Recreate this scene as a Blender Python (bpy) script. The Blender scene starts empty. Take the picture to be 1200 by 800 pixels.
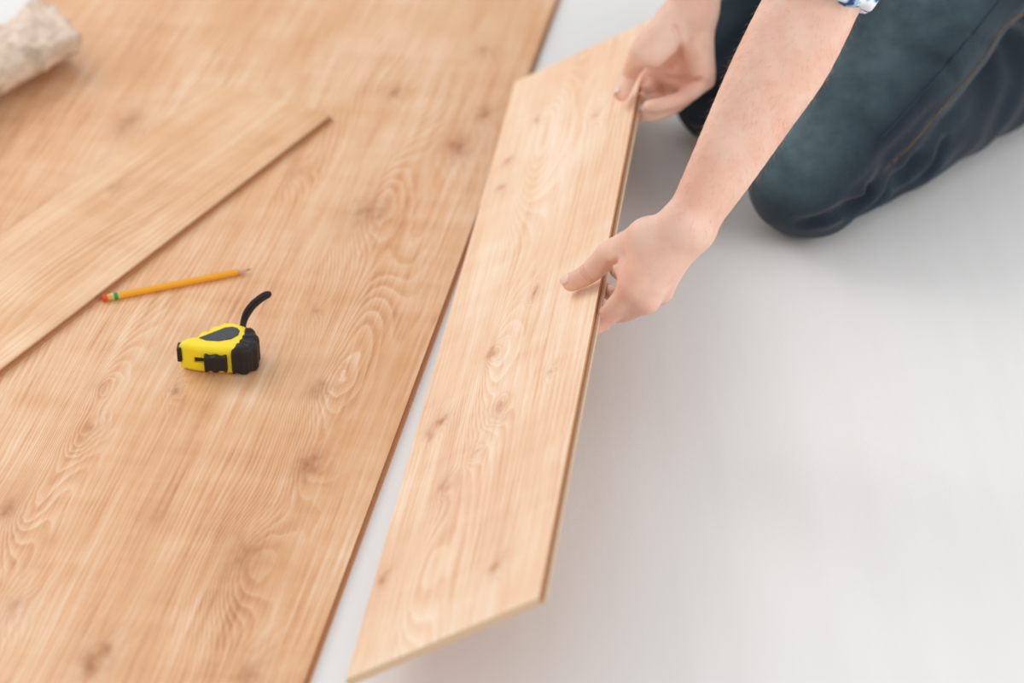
import bpy, bmesh, math, random
import numpy as np
from mathutils import Vector, Matrix, noise

random.seed(7)
SC = bpy.context.scene
COL = SC.collection


def lin(c):
    return tuple(((v / 255) / 12.92) if v / 255 <= 0.04045 else (((v / 255) + 0.055) / 1.055) ** 2.4 for v in c) + (1.0,)


# ------------------------------------------------------------------ camera
cam = bpy.data.objects.new('camera', bpy.data.cameras.new('camera'))
COL.objects.link(cam)
cam.location = (0, 0, 1.5)
cam.rotation_euler = (math.radians(90 - 33.5), 0, 0)
cam.data.sensor_width = 36
cam.data.lens = 85
cam.data.clip_end = 50
cam.data.dof.use_dof = True
cam.data.dof.focus_distance = 2.56
cam.data.dof.aperture_fstop = 2.6
SC.camera = cam
# ------------------------------------------------------------------ light
SC.view_settings.view_transform = 'Standard'
SC.view_settings.look = 'None'
SC.view_settings.gamma = 1
SC.view_settings.use_curve_mapping = False
SC.view_settings.exposure = 0.0
wd = bpy.data.worlds.new('daylight')
SC.world = wd
wd.use_nodes = True
bg = wd.node_tree.nodes['Background']
bg.inputs[0].default_value = (0.985, 0.995, 1.0, 1)
bg.inputs[1].default_value = 0.80


def area(name, loc, target, sx, sy, power, color=(1, 1, 1)):
    l = bpy.data.lights.new(name, 'AREA')
    l.shape = 'RECTANGLE'
    l.size, l.size_y, l.energy, l.color = sx, sy, power, color
    o = bpy.data.objects.new(name, l)
    COL.objects.link(o)
    o.location = loc
    o.rotation_euler = (Vector(target) - Vector(loc)).to_track_quat('-Z', 'Y').to_euler()
    return o


area('window_daylight', (-2.6, 4.6, 2.5), (0.0, 2.4, 0.0), 2.4, 1.6, 60, (1.0, 0.985, 0.96))
area('side_fill_light', (3.4, 1.0, 1.5), (0.3, 2.2, 0.0), 2.6, 2.2, 52, (1.0, 0.985, 0.965))  # added fill from the right, lifts the shade beside the held plank


# ------------------------------------------------------------------ node helper
class NT:
    def __init__(s, name, rough=0.5):
        s.m = bpy.data.materials.new(name)
        s.m.use_nodes = True
        s.t = s.m.node_tree
        s.b = s.t.nodes['Principled BSDF']
        s.b.inputs['Roughness'].default_value = rough

    def n(s, typ, **kw):
        nd = s.t.nodes.new(typ)
        for k, v in kw.items():
            setattr(nd, k, v)
        return nd

    def put(s, sock, v):
        if isinstance(v, bpy.types.NodeSocket):
            s.t.links.new(v, sock)
        else:
            sock.default_value = v

    def math(s, op, a, b=0.0, c=None, clamp=False):
        nd = s.n('ShaderNodeMath', operation=op, use_clamp=clamp)
        s.put(nd.inputs[0], a)
        s.put(nd.inputs[1], b)
        if c is not None:
            s.put(nd.inputs[2], c)
        return nd.outputs[0]

    def noise(s, vec, scale, detail=2.0, rough=0.5, dist=0.0, color=False):
        nd = s.n('ShaderNodeTexNoise')
        s.put(nd.inputs['Vector'], vec)
        nd.inputs['Scale'].default_value = scale
        nd.inputs['Detail'].default_value = detail
        nd.inputs['Roughness'].default_value = rough
        nd.inputs['Distortion'].default_value = dist
        return nd.outputs['Color' if color else 'Fac']

    def mapv(s, vec, loc=(0, 0, 0), sc=(1, 1, 1), rot=(0, 0, 0)):
        nd = s.n('ShaderNodeMapping')
        s.put(nd.inputs[0], vec)
        nd.inputs[1].default_value = loc
        nd.inputs[2].default_value = rot
        nd.inputs[3].default_value = sc
        return nd.outputs[0]

    def obj(s):
        return s.n('ShaderNodeTexCoord').outputs['Object']

    def mix(s, f, a, b, mode='MIX'):
        nd = s.n('ShaderNodeMix', data_type='RGBA', blend_type=mode)
        s.put(nd.inputs[0], f)
        s.put(nd.inputs[6], a)
        s.put(nd.inputs[7], b)
        return nd.outputs[2]

    def ramp(s, f, stops):
        nd = s.n('ShaderNodeValToRGB')
        s.put(nd.inputs[0], f)
        e = nd.color_ramp.elements
        while len(e) < len(stops):
            e.new(0.5)
        for i, (p, c) in enumerate(stops):
            e[i].position = p
            e[i].color = c if len(c) == 4 else (*c, 1)
        return nd.outputs[0]

    def bump(s, h, strength=0.3, dist=0.001):
        nd = s.n('ShaderNodeBump')
        s.put(nd.inputs['Height'], h)
        nd.inputs['Strength'].default_value = strength
        nd.inputs['Distance'].default_value = dist
        s.t.links.new(nd.outputs[0], s.b.inputs['Normal'])

    def base(s, c):
        s.put(s.b.inputs['Base Color'], c)

    def remap(s, v, a, b, c=0.0, d=1.0):
        nd = s.n('ShaderNodeMapRange')
        s.put(nd.inputs[0], v)
        nd.inputs[1].default_value, nd.inputs[2].default_value = a, b
        nd.inputs[3].default_value, nd.inputs[4].default_value = c, d
        return nd.outputs[0]


def plain(name, col, rough=0.5, spec=0.5, noise_amt=0.0, nscale=40):
    m = NT(name, rough)
    m.b.inputs['Specular IOR Level'].default_value = spec
    c = lin(col)
    if noise_amt:
        f = m.noise(m.obj(), nscale, 3)
        d = tuple(v * (1 - noise_amt) for v in c[:3]) + (1,)
        e = tuple(min(1, v * (1 + noise_amt)) for v in c[:3]) + (1,)
        m.base(m.mix(f, d, e))
    else:
        m.base(c)
    return m.m


def wood(name, seed, light, mid, dark, knots=(), eyes=(), rings=26, rough=0.42, row=None, knotcol=(176, 112, 66),
         contrast=1.0, lean=150.0, ochre=(216, 156, 98)):
    """Printed timber pattern: growth-ring contours of a stretched field with eyes and knots."""
    m = NT(name, rough)
    oc = m.obj()
    sep = m.n('ShaderNodeSeparateXYZ')
    m.put(sep.inputs[0], oc)
    X, Y = sep.outputs[0], sep.outputs[1]
    if row:
        r = m.math('FLOOR', m.math('DIVIDE', X, row))
        off = m.n('ShaderNodeCombineXYZ')
        m.put(off.inputs[1], m.math('MULTIPLY', r, 2.37))
        m.put(off.inputs[2], m.math('MULTIPLY', r, 0.61))
        va = m.n('ShaderNodeVectorMath', operation='ADD')
        m.put(va.inputs[0], oc)
        m.put(va.inputs[1], off.outputs[0])
        P = va.outputs[0]
    else:
        P = oc
    P = m.mapv(P, loc=(seed * 3.1, seed * 7.7, seed * 1.3))
    warp = m.noise(m.mapv(P, sc=(22, 7, 1)), 1.0, 3, 0.5)
    F = m.math('MULTIPLY', m.noise(m.mapv(P, sc=(6.5, 0.9, 1)), 1.0, 1.2, 0.4), rings)
    F = m.math('ADD', F, m.math('MULTIPLY', warp, 1.5))
    F = m.math('ADD', F, m.math('MULTIPLY', X, lean))
    wx = m.math('SUBTRACT', m.noise(m.mapv(P, sc=(55, 30, 1)), 1.0, 3), 0.5)
    wy = m.math('SUBTRACT', m.noise(m.mapv(P, loc=(9, 4, 2), sc=(55, 30, 1)), 1.0, 3), 0.5)
    Xw = m.math('ADD', X, m.math('MULTIPLY', wx, 0.020))
    Yw = m.math('ADD', Y, m.math('MULTIPLY', wy, 0.040))

    def blob(x, y, rx, ry, warped=False):
        dx = m.math('DIVIDE', m.math('SUBTRACT', Xw if warped else X, x), rx)
        dy = m.math('DIVIDE', m.math('SUBTRACT', Yw if warped else Y, y), ry)
        q = m.math('ADD', m.math('MULTIPLY', dx, dx), m.math('MULTIPLY', dy, dy))
        return m.math('EXPONENT', m.math('MULTIPLY', q, -1.0))
    em = 0.0
    for (x, y, rx, ry, a) in eyes:
        bb = blob(x, y, rx, ry)
        F = m.math('ADD', F, m.math('MULTIPLY', bb, a))
        em = m.math('ADD', em, blob(x, y, rx * 1.1, ry * 1.1))
    kn = None
    for k in knots:
        x, y, r = k[:3]
        a = k[3] if len(k) > 3 else 0.7
        b1 = blob(x, y, r * 0.85, r * 1.6, True)
        b2 = blob(x, y, r * 2.2, r * 4.5, True)
        F = m.math('ADD', F, m.math('MULTIPLY', b2, 3.0))
        kk = m.math('MULTIPLY', b1, a)
        kk = m.math('ADD', kk, m.math('MULTIPLY', b2, a * 0.28))
        kn = kk if kn is None else m.math('ADD', kn, kk)
    fr = m.math('FRACT', F)
    ring = m.ramp(fr, [(0.0, (0.62,) * 3), (0.10, (0.0,) * 3), (0.34, (0.30,) * 3), (0.80, (0.72,) * 3), (1.0, (0.62,) * 3)])
    amp = m.remap(m.noise(m.mapv(P, sc=(9, 2.5, 1)), 1.0, 2), 0.35, 0.68, 0.15, 0.65)
    amp = m.math('ADD', amp, m.math('MULTIPLY', em, 0.65), clamp=True)
    ringv = m.math('MULTIPLY', m.math('SUBTRACT', ring, 0.5), m.math('MULTIPLY', amp, 0.60 * contrast))

    def term(sx, sy, amt, det=3, ro=0.6, lo=(0, 0, 0)):
        return m.math('MULTIPLY', m.math('SUBTRACT', m.noise(m.mapv(P, loc=lo, sc=(sx, sy, 1)), 1.0, det, ro), 0.5), amt)
    f = m.math('ADD', 0.45, ringv)
    for v in (term(330, 9, 0.85 * contrast), term(85, 2.4, 0.75 * contrast), term(8, 30, 0.40), term(9, 2.6, 1.1, 4)):
        f = m.math('ADD', f, v)
    col = m.ramp(f, [(0.0, lin(light)), (0.5, lin(mid)), (1.0, lin(dark))])
    och = m.remap(m.noise(m.mapv(P, loc=(3, 8, 1), sc=(10, 5, 1)), 1.0, 3), 0.45, 0.72, 0.0, 0.55)
    col = m.mix(och, col, lin(ochre))
    if kn is not None:
        wob = m.remap(m.noise(m.mapv(P, sc=(90, 60, 1)), 1.0, 3), 0.3, 0.7, 0.55, 1.25)
        kn = m.math('MULTIPLY', kn, wob, clamp=True)
        col = m.mix(kn, col, lin(knotcol))
    if row:
        q = m.math('FRACT', m.math('DIVIDE', X, row))
        q = m.math('ABSOLUTE', m.math('SUBTRACT', q, 0.5))
        seam = m.math('GREATER_THAN', q, 0.498)
        col = m.mix(m.math('MULTIPLY', seam, 0.22), col, lin((150, 100, 62)))
    m.base(col)
    m.b.inputs['Specular IOR Level'].default_value = 0.6
    m.put(m.b.inputs['Roughness'], m.remap(fr, 0, 1, rough - 0.04, rough + 0.06))
    m.bump(m.noise(m.mapv(P, sc=(500, 30, 1)), 1.0, 2), 0.15, 0.0005)
    return m.m


# ------------------------------------------------------------------ object helpers
def link(name, me, mats, parent=None):
    o = bpy.data.objects.new(name, me)
    COL.objects.link(o)
    for m in (mats if isinstance(mats, (list, tuple)) else [mats]):
        me.materials.append(m)
    if parent:
        o.parent = parent
    return o


def thing(name, label, cat, loc=(0, 0, 0), rz=0.0, group=None):
    o = bpy.data.objects.new(name, None)
    o.empty_display_size = 0.05
    COL.objects.link(o)
    o.location = loc
    o.rotation_euler = (0, 0, rz)
    return tag(o, label, cat, group)


def tag(o, label, cat, group=None):
    o['label'] = label
    o['category'] = cat
    if group:
        o['group'] = group
    return o


def smooth(me, on=True):
    me.polygons.foreach_set('use_smooth', [on] * len(me.polygons))
    return me


def mesh(verts, faces, sm=True):
    me = bpy.data.meshes.new('m')
    me.from_pydata([tuple(v) for v in verts], [], faces)
    me.update()
    return smooth(me, sm)


def tube(pts, radii, seg=10, flat=1.0, cap=True, up=(0, 0, 1)):
    """Round tube through points; flat < 1 squashes it along its second normal."""
    pts = [Vector(p) for p in pts]
    if not hasattr(radii, '__len__'):
        radii = [radii] * len(pts)
    V, Fc = [], []
    n0 = None
    for i, p in enumerate(pts):
        t = (pts[min(i + 1, len(pts) - 1)] - pts[max(i - 1, 0)]).normalized()
        if n0 is None:
            n0 = t.cross(Vector(up))
            if n0.length < 1e-4:
                n0 = t.cross(Vector((1, 0, 0)))
        n0 = (n0 - t * n0.dot(t)).normalized()
        b = t.cross(n0)
        for k in range(seg):
            a = 2 * math.pi * k / seg
            V.append(p + n0 * math.cos(a) * radii[i] + b * math.sin(a) * radii[i] * flat)
    for i in range(len(pts) - 1):
        for k in range(seg):
            Fc.append((i * seg + k, i * seg + (k + 1) % seg, (i + 1) * seg + (k + 1) % seg, (i + 1) * seg + k))
    if cap:
        Fc.append(tuple(range(seg))[::-1])
        Fc.append(tuple((len(pts) - 1) * seg + k for k in range(seg)))
    return mesh(V, Fc)


def catmull(pts, n=6):
    pts = [Vector(p) for p in pts]
    out = []
    for i in range(len(pts) - 1):
        p0, p1, p2, p3 = pts[max(i - 1, 0)], pts[i], pts[i + 1], pts[min(i + 2, len(pts) - 1)]
        for k in range(n):
            t = k / n
            out.append(0.5 * ((2 * p1) + (p2 - p0) * t + (2 * p0 - 5 * p1 + 4 * p2 - p3) * t * t
                              + (3 * p1 - p0 - 3 * p2 + p3) * t ** 3))
    out.append(pts[-1])
    return out


# ------------------------------------------------------------------ implicit surfaces
class Field:
    """Signed distance field made of blended round cones, ellipsoids and carvings."""

    def __init__(s):
        s.ops = []

    def cone(s, a, b, r1, r2, k=0.008, sub=False):
        s.ops.append(('cone', np.array(a, float), np.array(b, float), r1, r2, k, sub))
        return s

    def chain(s, rows, k=0.008, k0=None):
        for i, (p, q) in enumerate(zip(rows[:-1], rows[1:])):
            s.cone(p[:3], q[:3], p[3], q[3], k if (i or k0 is None) else k0)
        return s

    def ell(s, c, r, k=0.01, rot=None, sub=False):
        R = np.eye(3) if rot is None else np.array(rot.to_3x3().transposed())
        s.ops.append(('ell', np.array(c, float), np.array(r, float), R, None, k, sub))
        return s

    def add(s, f, c, r, k=0.01):
        s.ops.append(('sub', f, np.array(c, float), r, None, k, False))
        return s

    def limb(s, rows, k=0.01, n=5):
        """One smooth tapering tube through the joints, blended with what is there."""
        R_ = [np.array(r, float) for r in rows]
        pts = []
        for i in range(len(R_) - 1):
            p0, p1, p2, p3 = R_[max(i - 1, 0)], R_[i], R_[i + 1], R_[min(i + 2, len(R_) - 1)]
            for j in range(n):
                q = j / n
                pts.append(0.5 * (2 * p1 + (p2 - p0) * q + (2 * p0 - 5 * p1 + 4 * p2 - p3) * q * q + (3 * p1 - p0 - 3 * p2 + p3) * q ** 3))
        pts.append(R_[-1])
        f = Field()
        for a, b in zip(pts[:-1], pts[1:]):
            f.cone(a[:3], b[:3], a[3], b[3], 0.0008)
        P = np.array(pts)
        c = (P[:, :3].max(0) + P[:, :3].min(0)) / 2
        return s.add(f, c, np.linalg.norm(P[:, :3] - c, axis=1).max() + P[:, 3].max(), k)

    def cut(s, fn, k=0.0):
        s.ops.append(('cut', fn, None, None, None, k, True))
        return s

    def disp(s, fn):
        s.ops.append(('disp', fn, None, None, None, 0, False))
        return s

    def __call__(s, P):
        d = np.full(len(P), 9.0)
        M = 0.045
        for (typ, a, b, c, e, k, sub) in s.ops:
            if typ == 'disp':
                near = np.abs(d) < 0.03
                if near.any():
                    d[near] += a(P[near])
                continue
            if typ == 'cut':
                d = np.maximum(d, a(P))
                continue
            if typ == 'sub':
                ce, R = b, c + M + k
            elif typ == 'cone':
                ce, R = (a + b) / 2, np.linalg.norm(b - a) / 2 + max(c, e) + M + k
            else:
                ce, R = a, b.max() + M + k
            idx = np.nonzero(((P - ce) ** 2).sum(1) < R * R)[0]
            if not len(idx):
                continue
            p = P[idx]
            if typ == 'sub':
                v = a(p)
            elif typ == 'cone':
                ba = b - a
                L2 = ba @ ba
                rr = c - e
                a2 = L2 - rr * rr
                il2 = 1.0 / L2
                pa = p - a
                y = pa @ ba
                z = y - L2
                w = pa * L2 - y[:, None] * ba
                x2 = (w * w).sum(1)
                y2 = y * y * L2
                z2 = z * z * L2
                kk = np.sign(rr) * rr * rr * x2
                v = (np.sqrt(np.maximum(x2 * a2 * il2, 0)) + y * rr) * il2 - c
                m1 = np.sign(z) * a2 * z2 > kk
                m2 = np.sign(y) * a2 * y2 < kk
                v = np.where(m2, np.sqrt(x2 + y2) * il2 - c, v)
                v = np.where(m1, np.sqrt(x2 + z2) * il2 - e, v)
            else:
                q = (p - a) @ c.T
                k0 = np.sqrt(((q / b) ** 2).sum(1))
                k1 = np.sqrt(((q / (b * b)) ** 2).sum(1)) + 1e-9
                v = np.where(k0 < 1e-3, -b.min(), k0 * (k0 - 1.0) / k1)
            o = d[idx]
            if sub:
                h = np.maximum(k - np.abs(o + v), 0) / max(k, 1e-9)
                d[idx] = np.maximum(o, -v) + h * h * k / 4
            else:
                h = np.maximum(k - np.abs(o - v), 0) / max(k, 1e-9)
                d[idx] = np.minimum(o, v) - h * h * k / 4
        return d


def surface(fn, lo, hi, h, relax=2):
    """Sparse surface nets of fn(P) = 0."""
    lo, hi = np.array(lo, float), np.array(hi, float)
    B = 8
    nb = np.ceil((hi - lo) / (h * B)).astype(int) + 1
    g = np.stack(np.meshgrid(*[np.arange(n) for n in nb], indexing='ij'), -1).reshape(-1, 3)
    act = []
    for s in range(0, len(g), 400000):
        q = g[s:s + 400000]
        act.append(q[np.abs(fn(lo + (q + 0.5) * h * B)) < h * B * 1.15 + 0.004])
    act = np.concatenate(act)
    N = (nb * B + 2).astype(np.int64)
    loc = np.stack(np.meshgrid(*[np.arange(B + 1)] * 3, indexing='ij'), -1).reshape(-1, 3)
    cor = [(i, j, k) for i in (0, 1) for j in (0, 1) for k in (0, 1)]
    edges = [(a, b) for a in range(8) for b in range(8) if a < b and sum(abs(cor[a][t] - cor[b][t]) for t in range(3)) == 1]
    keys, verts, esign = [], [], []
    for s in range(0, len(act), 1500):
        blk = act[s:s + 1500]
        gi = blk[:, None, :] * B + loc[None]
        v = fn((lo + gi.reshape(-1, 3) * h)).reshape(len(blk), B + 1, B + 1, B + 1)
        c = np.stack([v[:, i:B + i, j:B + j, k:B + k] for (i, j, k) in cor], -1)
        m = (c < 0).any(-1) & (c >= 0).any(-1)
        bi, i, j, k = np.nonzero(m)
        if not len(bi):
            continue
        cv = c[bi, i, j, k]
        cell = blk[bi] * B + np.stack([i, j, k], -1)
        acc = np.zeros((len(bi), 3))
        cnt = np.zeros(len(bi))
        for (a, b) in edges:
            va, vb = cv[:, a], cv[:, b]
            x = (va < 0) != (vb < 0)
            t = np.where(x, va / np.where(x, va - vb, 1), 0)
            p = np.array(cor[a]) + t[:, None] * (np.array(cor[b]) - np.array(cor[a]))
            acc += p * x[:, None]
            cnt += x
        verts.append(lo + (cell + acc / cnt[:, None]) * h)
        keys.append((cell[:, 0] * N[1] + cell[:, 1]) * N[2] + cell[:, 2])
        esign.append(np.stack([cv[:, 0] < 0, cv[:, 4] < 0, cv[:, 2] < 0, cv[:, 1] < 0], -1))
    keys, verts, es = np.concatenate(keys), np.concatenate(verts), np.concatenate(esign)
    o = np.argsort(keys)
    keys, verts, es = keys[o], verts[o], es[o]
    st = [N[1] * N[2], N[2], 1]
    quads = []
    for ax in range(3):
        u, w = st[(ax + 1) % 3], st[(ax + 2) % 3]
        m = es[:, 0] != es[:, ax + 1]
        base = keys[m]
        ids = []
        ok = np.ones(len(base), bool)
        for off in (0, -u, -u - w, -w):
            pos = np.searchsorted(keys, base + off)
            pos = np.minimum(pos, len(keys) - 1)
            ok &= keys[pos] == base + off
            ids.append(pos)
        q = np.stack(ids, -1)[ok]
        flip = ~es[m][ok][:, 0]
        q[flip] = q[flip][:, ::-1]
        quads.append(q)
    quads = np.concatenate(quads)
    for _ in range(relax):
        acc = np.zeros_like(verts)
        cnt = np.zeros(len(verts))
        for a in range(4):
            b = (a + 1) % 4
            np.add.at(acc, quads[:, a], verts[quads[:, b]])
            np.add.at(acc, quads[:, b], verts[quads[:, a]])
            np.add.at(cnt, quads[:, a], 1)
            np.add.at(cnt, quads[:, b], 1)
        verts = verts * 0.45 + 0.55 * acc / np.maximum(cnt, 1)[:, None]
    me = bpy.data.meshes.new('m')
    me.vertices.add(len(verts))
    me.vertices.foreach_set('co', verts.astype(np.float32).ravel())
    me.loops.add(len(quads) * 4)
    me.loops.foreach_set('vertex_index', quads.astype(np.int32).ravel())
    me.polygons.add(len(quads))
    me.polygons.foreach_set('loop_start', np.arange(0, len(quads) * 4, 4, dtype=np.int32))
    me.update(calc_edges=True)
    me.validate()
    return smooth(me)


# ------------------------------------------------------------------ materials
M_under = NT('foam_underlay', 0.85)
oc = M_under.obj()
streak = M_under.noise(M_under.mapv(oc, sc=(26, 1.6, 1)), 1.0, 3)
speck = M_under.noise(oc, 420, 2)
base = M_under.mix(streak, lin((231, 230, 228)), lin((239, 239, 240)))
base = M_under.mix(M_under.math('MULTIPLY', speck, 0.12), base, lin((205, 198, 192)))
M_under.base(base)
M_under.b.inputs['Specular IOR Level'].default_value = 0.2
M_under.bump(M_under.noise(oc, 330, 3), 0.35, 0.0008)
M_under = M_under.m

M_core = plain('fibreboard_core', (196, 142, 102), 0.8, 0.2, 0.15, 300)
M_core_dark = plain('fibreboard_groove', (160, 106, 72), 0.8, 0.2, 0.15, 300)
M_core_light = plain('fibreboard_pale', (222, 192, 158), 0.8, 0.2, 0.08, 300)

# ------------------------------------------------------------------ floor (setting)
me = bpy.data.meshes.new('m')
bm = bmesh.new()
v = [bm.verts.new(p) for p in ((-3, -1, 0), (3, -1, 0), (3, 6.5, 0), (-3, 6.5, 0))]
f = bm.faces.new(v)
r = bmesh.ops.extrude_face_region(bm, geom=[f])
bmesh.ops.translate(bm, verts=[e for e in r['geom'] if isinstance(e, bmesh.types.BMVert)], vec=(0, 0, -0.02))
bmesh.ops.recalc_face_normals(bm, faces=bm.faces)
bm.to_mesh(me)
fl = link('floor', me, M_under)
fl['kind'] = 'structure'
fl['label'] = 'off-white foam underlay covering the bare floor'


# ------------------------------------------------------------------ planks
def plank_mesh(W, L, T, twist=0.0, ny=24, dx=0.006, arc=0.0):
    """Click-lock plank: x across, y along, top at z = 0. Groove side at x = W, tongue at x = 0."""
    prof = [(0.0006, 0.0, 0), (0.0, -0.0006, 0), (0.0, -T * 0.38, 1), (-0.0022, -T * 0.42, 1), (-0.0022, -T * 0.66, 1), (0.0, -T * 0.7, 1),
            (0.001, -T, 2), (W - 0.002, -T, 2), (W + 0.0022, -T, 2), (W + 0.0022, -T * 0.80, 2), (W - 0.002, -T * 0.76, 1), (W - 0.002, -T * 0.30, 1),
            (W, -T * 0.26, 0), (W, -0.0006, 0), (W - 0.0006, 0.0, 0)]
    V, Fc, mi = [], [], []
    n = len(prof)
    for j in range(ny + 1):
        y = L * j / ny
        for (x, z, _) in prof:
            V.append((x, y, z - x * math.sin(twist) * y / L + arc * math.sin(math.pi * y / L)))
    for j in range(ny):
        for i in range(n):
            a, b = i, (i + 1) % n
            Fc.append((j * n + a, j * n + b, (j + 1) * n + b, (j + 1) * n + a))
            if i == n - 1:
                mi.append(0)
            else:
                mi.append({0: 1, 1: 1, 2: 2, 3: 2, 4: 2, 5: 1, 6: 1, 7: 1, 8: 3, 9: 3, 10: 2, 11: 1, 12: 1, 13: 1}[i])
    Fc.append(tuple(range(n)))
    mi.append(3)
    Fc.append(tuple(ny * n + i for i in range(n))[::-1])
    mi.append(3)
    me = mesh(V, Fc, False)
    bm = bmesh.new()
    bm.from_mesh(me)
    bmesh.ops.recalc_face_normals(bm, faces=bm.faces)
    bm.to_mesh(me)
    bm.free()
    me.polygons.foreach_set('material_index', mi)
    return me


# laid laminate flooring: one clicked-together sheet, its free long edge at local x = 0
A0 = Vector((-0.19408, 1.68188, 0.0))
ang = math.radians(80.0453)
M_floorwood = wood('oak_print_laid', 1.7, (243, 209, 176), (226, 173, 127), (182, 110, 64),
                   knots=[(-.359, .209, .011, .8), (-.321, .353, .009, .5), (-.252, .44, .006, .6), (-.097, .47, .012, .5), (-.076, .335, .014, .8),
                          (-.101, .169, .02, .6), (-.198, -.002, .014, .8), (-.05, .003, .012, .6), (-.164, 1.159, .007, .7), (-.036, 1.124, .01, .7),
                          (-.053, 1.027, .016, .8), (-.129, .849, .022, .6), (-.487, 1.018, .016, .6), (-.332, .43, .008, .4), (-.14, .62, .008, .4),
                          (-.30, .06, .01, .5), (-.07, 1.30, .01, .5), (-.24, .93, .01, .4)],
                   eyes=[(-.332, .42, .034, .17, 10), (-.085, .54, .040, .20, 11), (-.335, .22, .022, .12, 5), (-.10, .16, .035, .10, 6),
                         (-.13, .90, .045, .2, 9), (-.22, 1.2, .06, .25, 8), (-.42, .9, .05, .3, 8)],
                   rings=14, rough=0.40)
outline = [(0, -1.0), (0, 2.2), (-0.725, 2.2), (-0.725, 1.262), (-2.0, 1.262), (-2.0, -1.0)]
bm = bmesh.new()
top = [bm.verts.new((x, y, 0.008)) for x, y in outline]
bot = [bm.verts.new((x, y, 0.0002)) for x, y in outline]
bm.faces.new(top)
bm.faces.new(bot[::-1])
for i in range(6):
    j = (i + 1) % 6
    q = bm.faces.new((top[i], bot[i], bot[j], top[j]))
    q.material_index = 1
bmesh.ops.recalc_face_normals(bm, faces=bm.faces)
# groove lip running along the free edge
for (x0, x1, z0, z1, mi) in ((0.0, 0.0050, 0.0002, 0.0026, 1), (0.0, 0.0014, 0.0062, 0.008, 2)):
    vs = [bm.verts.new((x, y, z)) for y in (-1.0, 2.2) for (x, z) in ((x0, z0), (x1, z0), (x1, z1), (x0, z1))]
    for idx in ((0, 1, 2, 3), (7, 6, 5, 4), (0, 4, 5, 1), (1, 5, 6, 2), (2, 6, 7, 3)):
        q = bm.faces.new([vs[i] for i in idx])
        q.material_index = mi if (mi == 1 or idx != (2, 6, 7, 3)) else 0
me = bpy.data.meshes.new('m')
bm.to_mesh(me)
lf = link('laminate_flooring', me, [M_floorwood, M_core, M_core])
lf.location = A0
lf.rotation_euler = (0, 0, ang - math.pi / 2)
tag(lf, 'laid wood-effect laminate flooring with pencil and tape measure lying on it', 'flooring')

# loose plank lying across the laid flooring on the left
u = Vector((-0.4847934, -0.8746287, 0))
M_loose = wood('oak_print_loose', 5.2, (246, 214, 180), (231, 184, 140), (202, 142, 94),
               knots=[(.05, .95, .008, .5), (.12, .5, .006, .4)],
               eyes=[(.09, .75, .05, .28, 8)], rings=12, rough=0.40)
lp = link('laminate_plank', plank_mesh(0.18, 1.24, 0.008), [M_loose, M_core_light, M_core, M_core])
# local y runs along -u so that the plank's far end is the visible corner
yv = -u
xv = Vector((yv.y, -yv.x, 0))
corner = Vector((-0.23446, 2.77508, 0.0165))
M4 = Matrix((xv, yv, Vector((0, 0, 1)))).transposed().to_4x4()
M4.translation = corner - yv * 1.24 - xv * 0.18
lp.matrix_world = M4
tag(lp, 'loose laminate plank lying flat at an angle on the laid flooring, left side', 'plank')

# plank held by the kneeling person
bl = Vector((-0.14929855, 1.64138943, 0.05))
l_ = Vector((0.12417269, 0.9919299, -0.02561671)).normalized()
w_ = Vector((0.83856947, -0.09110331, 0.53712329)).normalized()
n_ = w_.cross(l_)
M_held = wood('oak_print_held', 9.4, (254, 230, 205), (243, 203, 167), (220, 160, 116),
              knots=[(.078, .497, .006, .7), (.106, .368, .006, .7), (.032, .399, .006, .7), (.021, .378, .004, .6), (.149, .085, .007, .7), (.011, .14, .007, .7),
                     (.057, .263, .005, .5), (.161, .4, .003, .5), (.118, .595, .005, .7), (.057, 1.072, .005, .5), (.025, .908, .008, .5), (.026, .983, .006, .5),
                     (.15, 1.0, .005, .4), (.09, .30, .004, .4)],
              eyes=[(.065, 1.02, .045, .24, 15), (.085, .48, .032, .15, 8), (.05, .10, .035, .14, 7)],
              rings=10, rough=0.42, knotcol=(190, 122, 74), ochre=(240, 190, 144))
hp = link('laminate_plank', plank_mesh(0.206, 1.2297, 0.008, math.radians(2.8)), [M_held, M_core, M_core_dark, M_core_light])  # pale core on the ends: their lit look is put into the colour
M4 = Matrix((w_, l_, n_)).transposed().to_4x4()
M4.translation = bl
hp.matrix_world = M4
tag(hp, 'tilted laminate plank held up by both hands of the kneeling person', 'plank')

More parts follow.
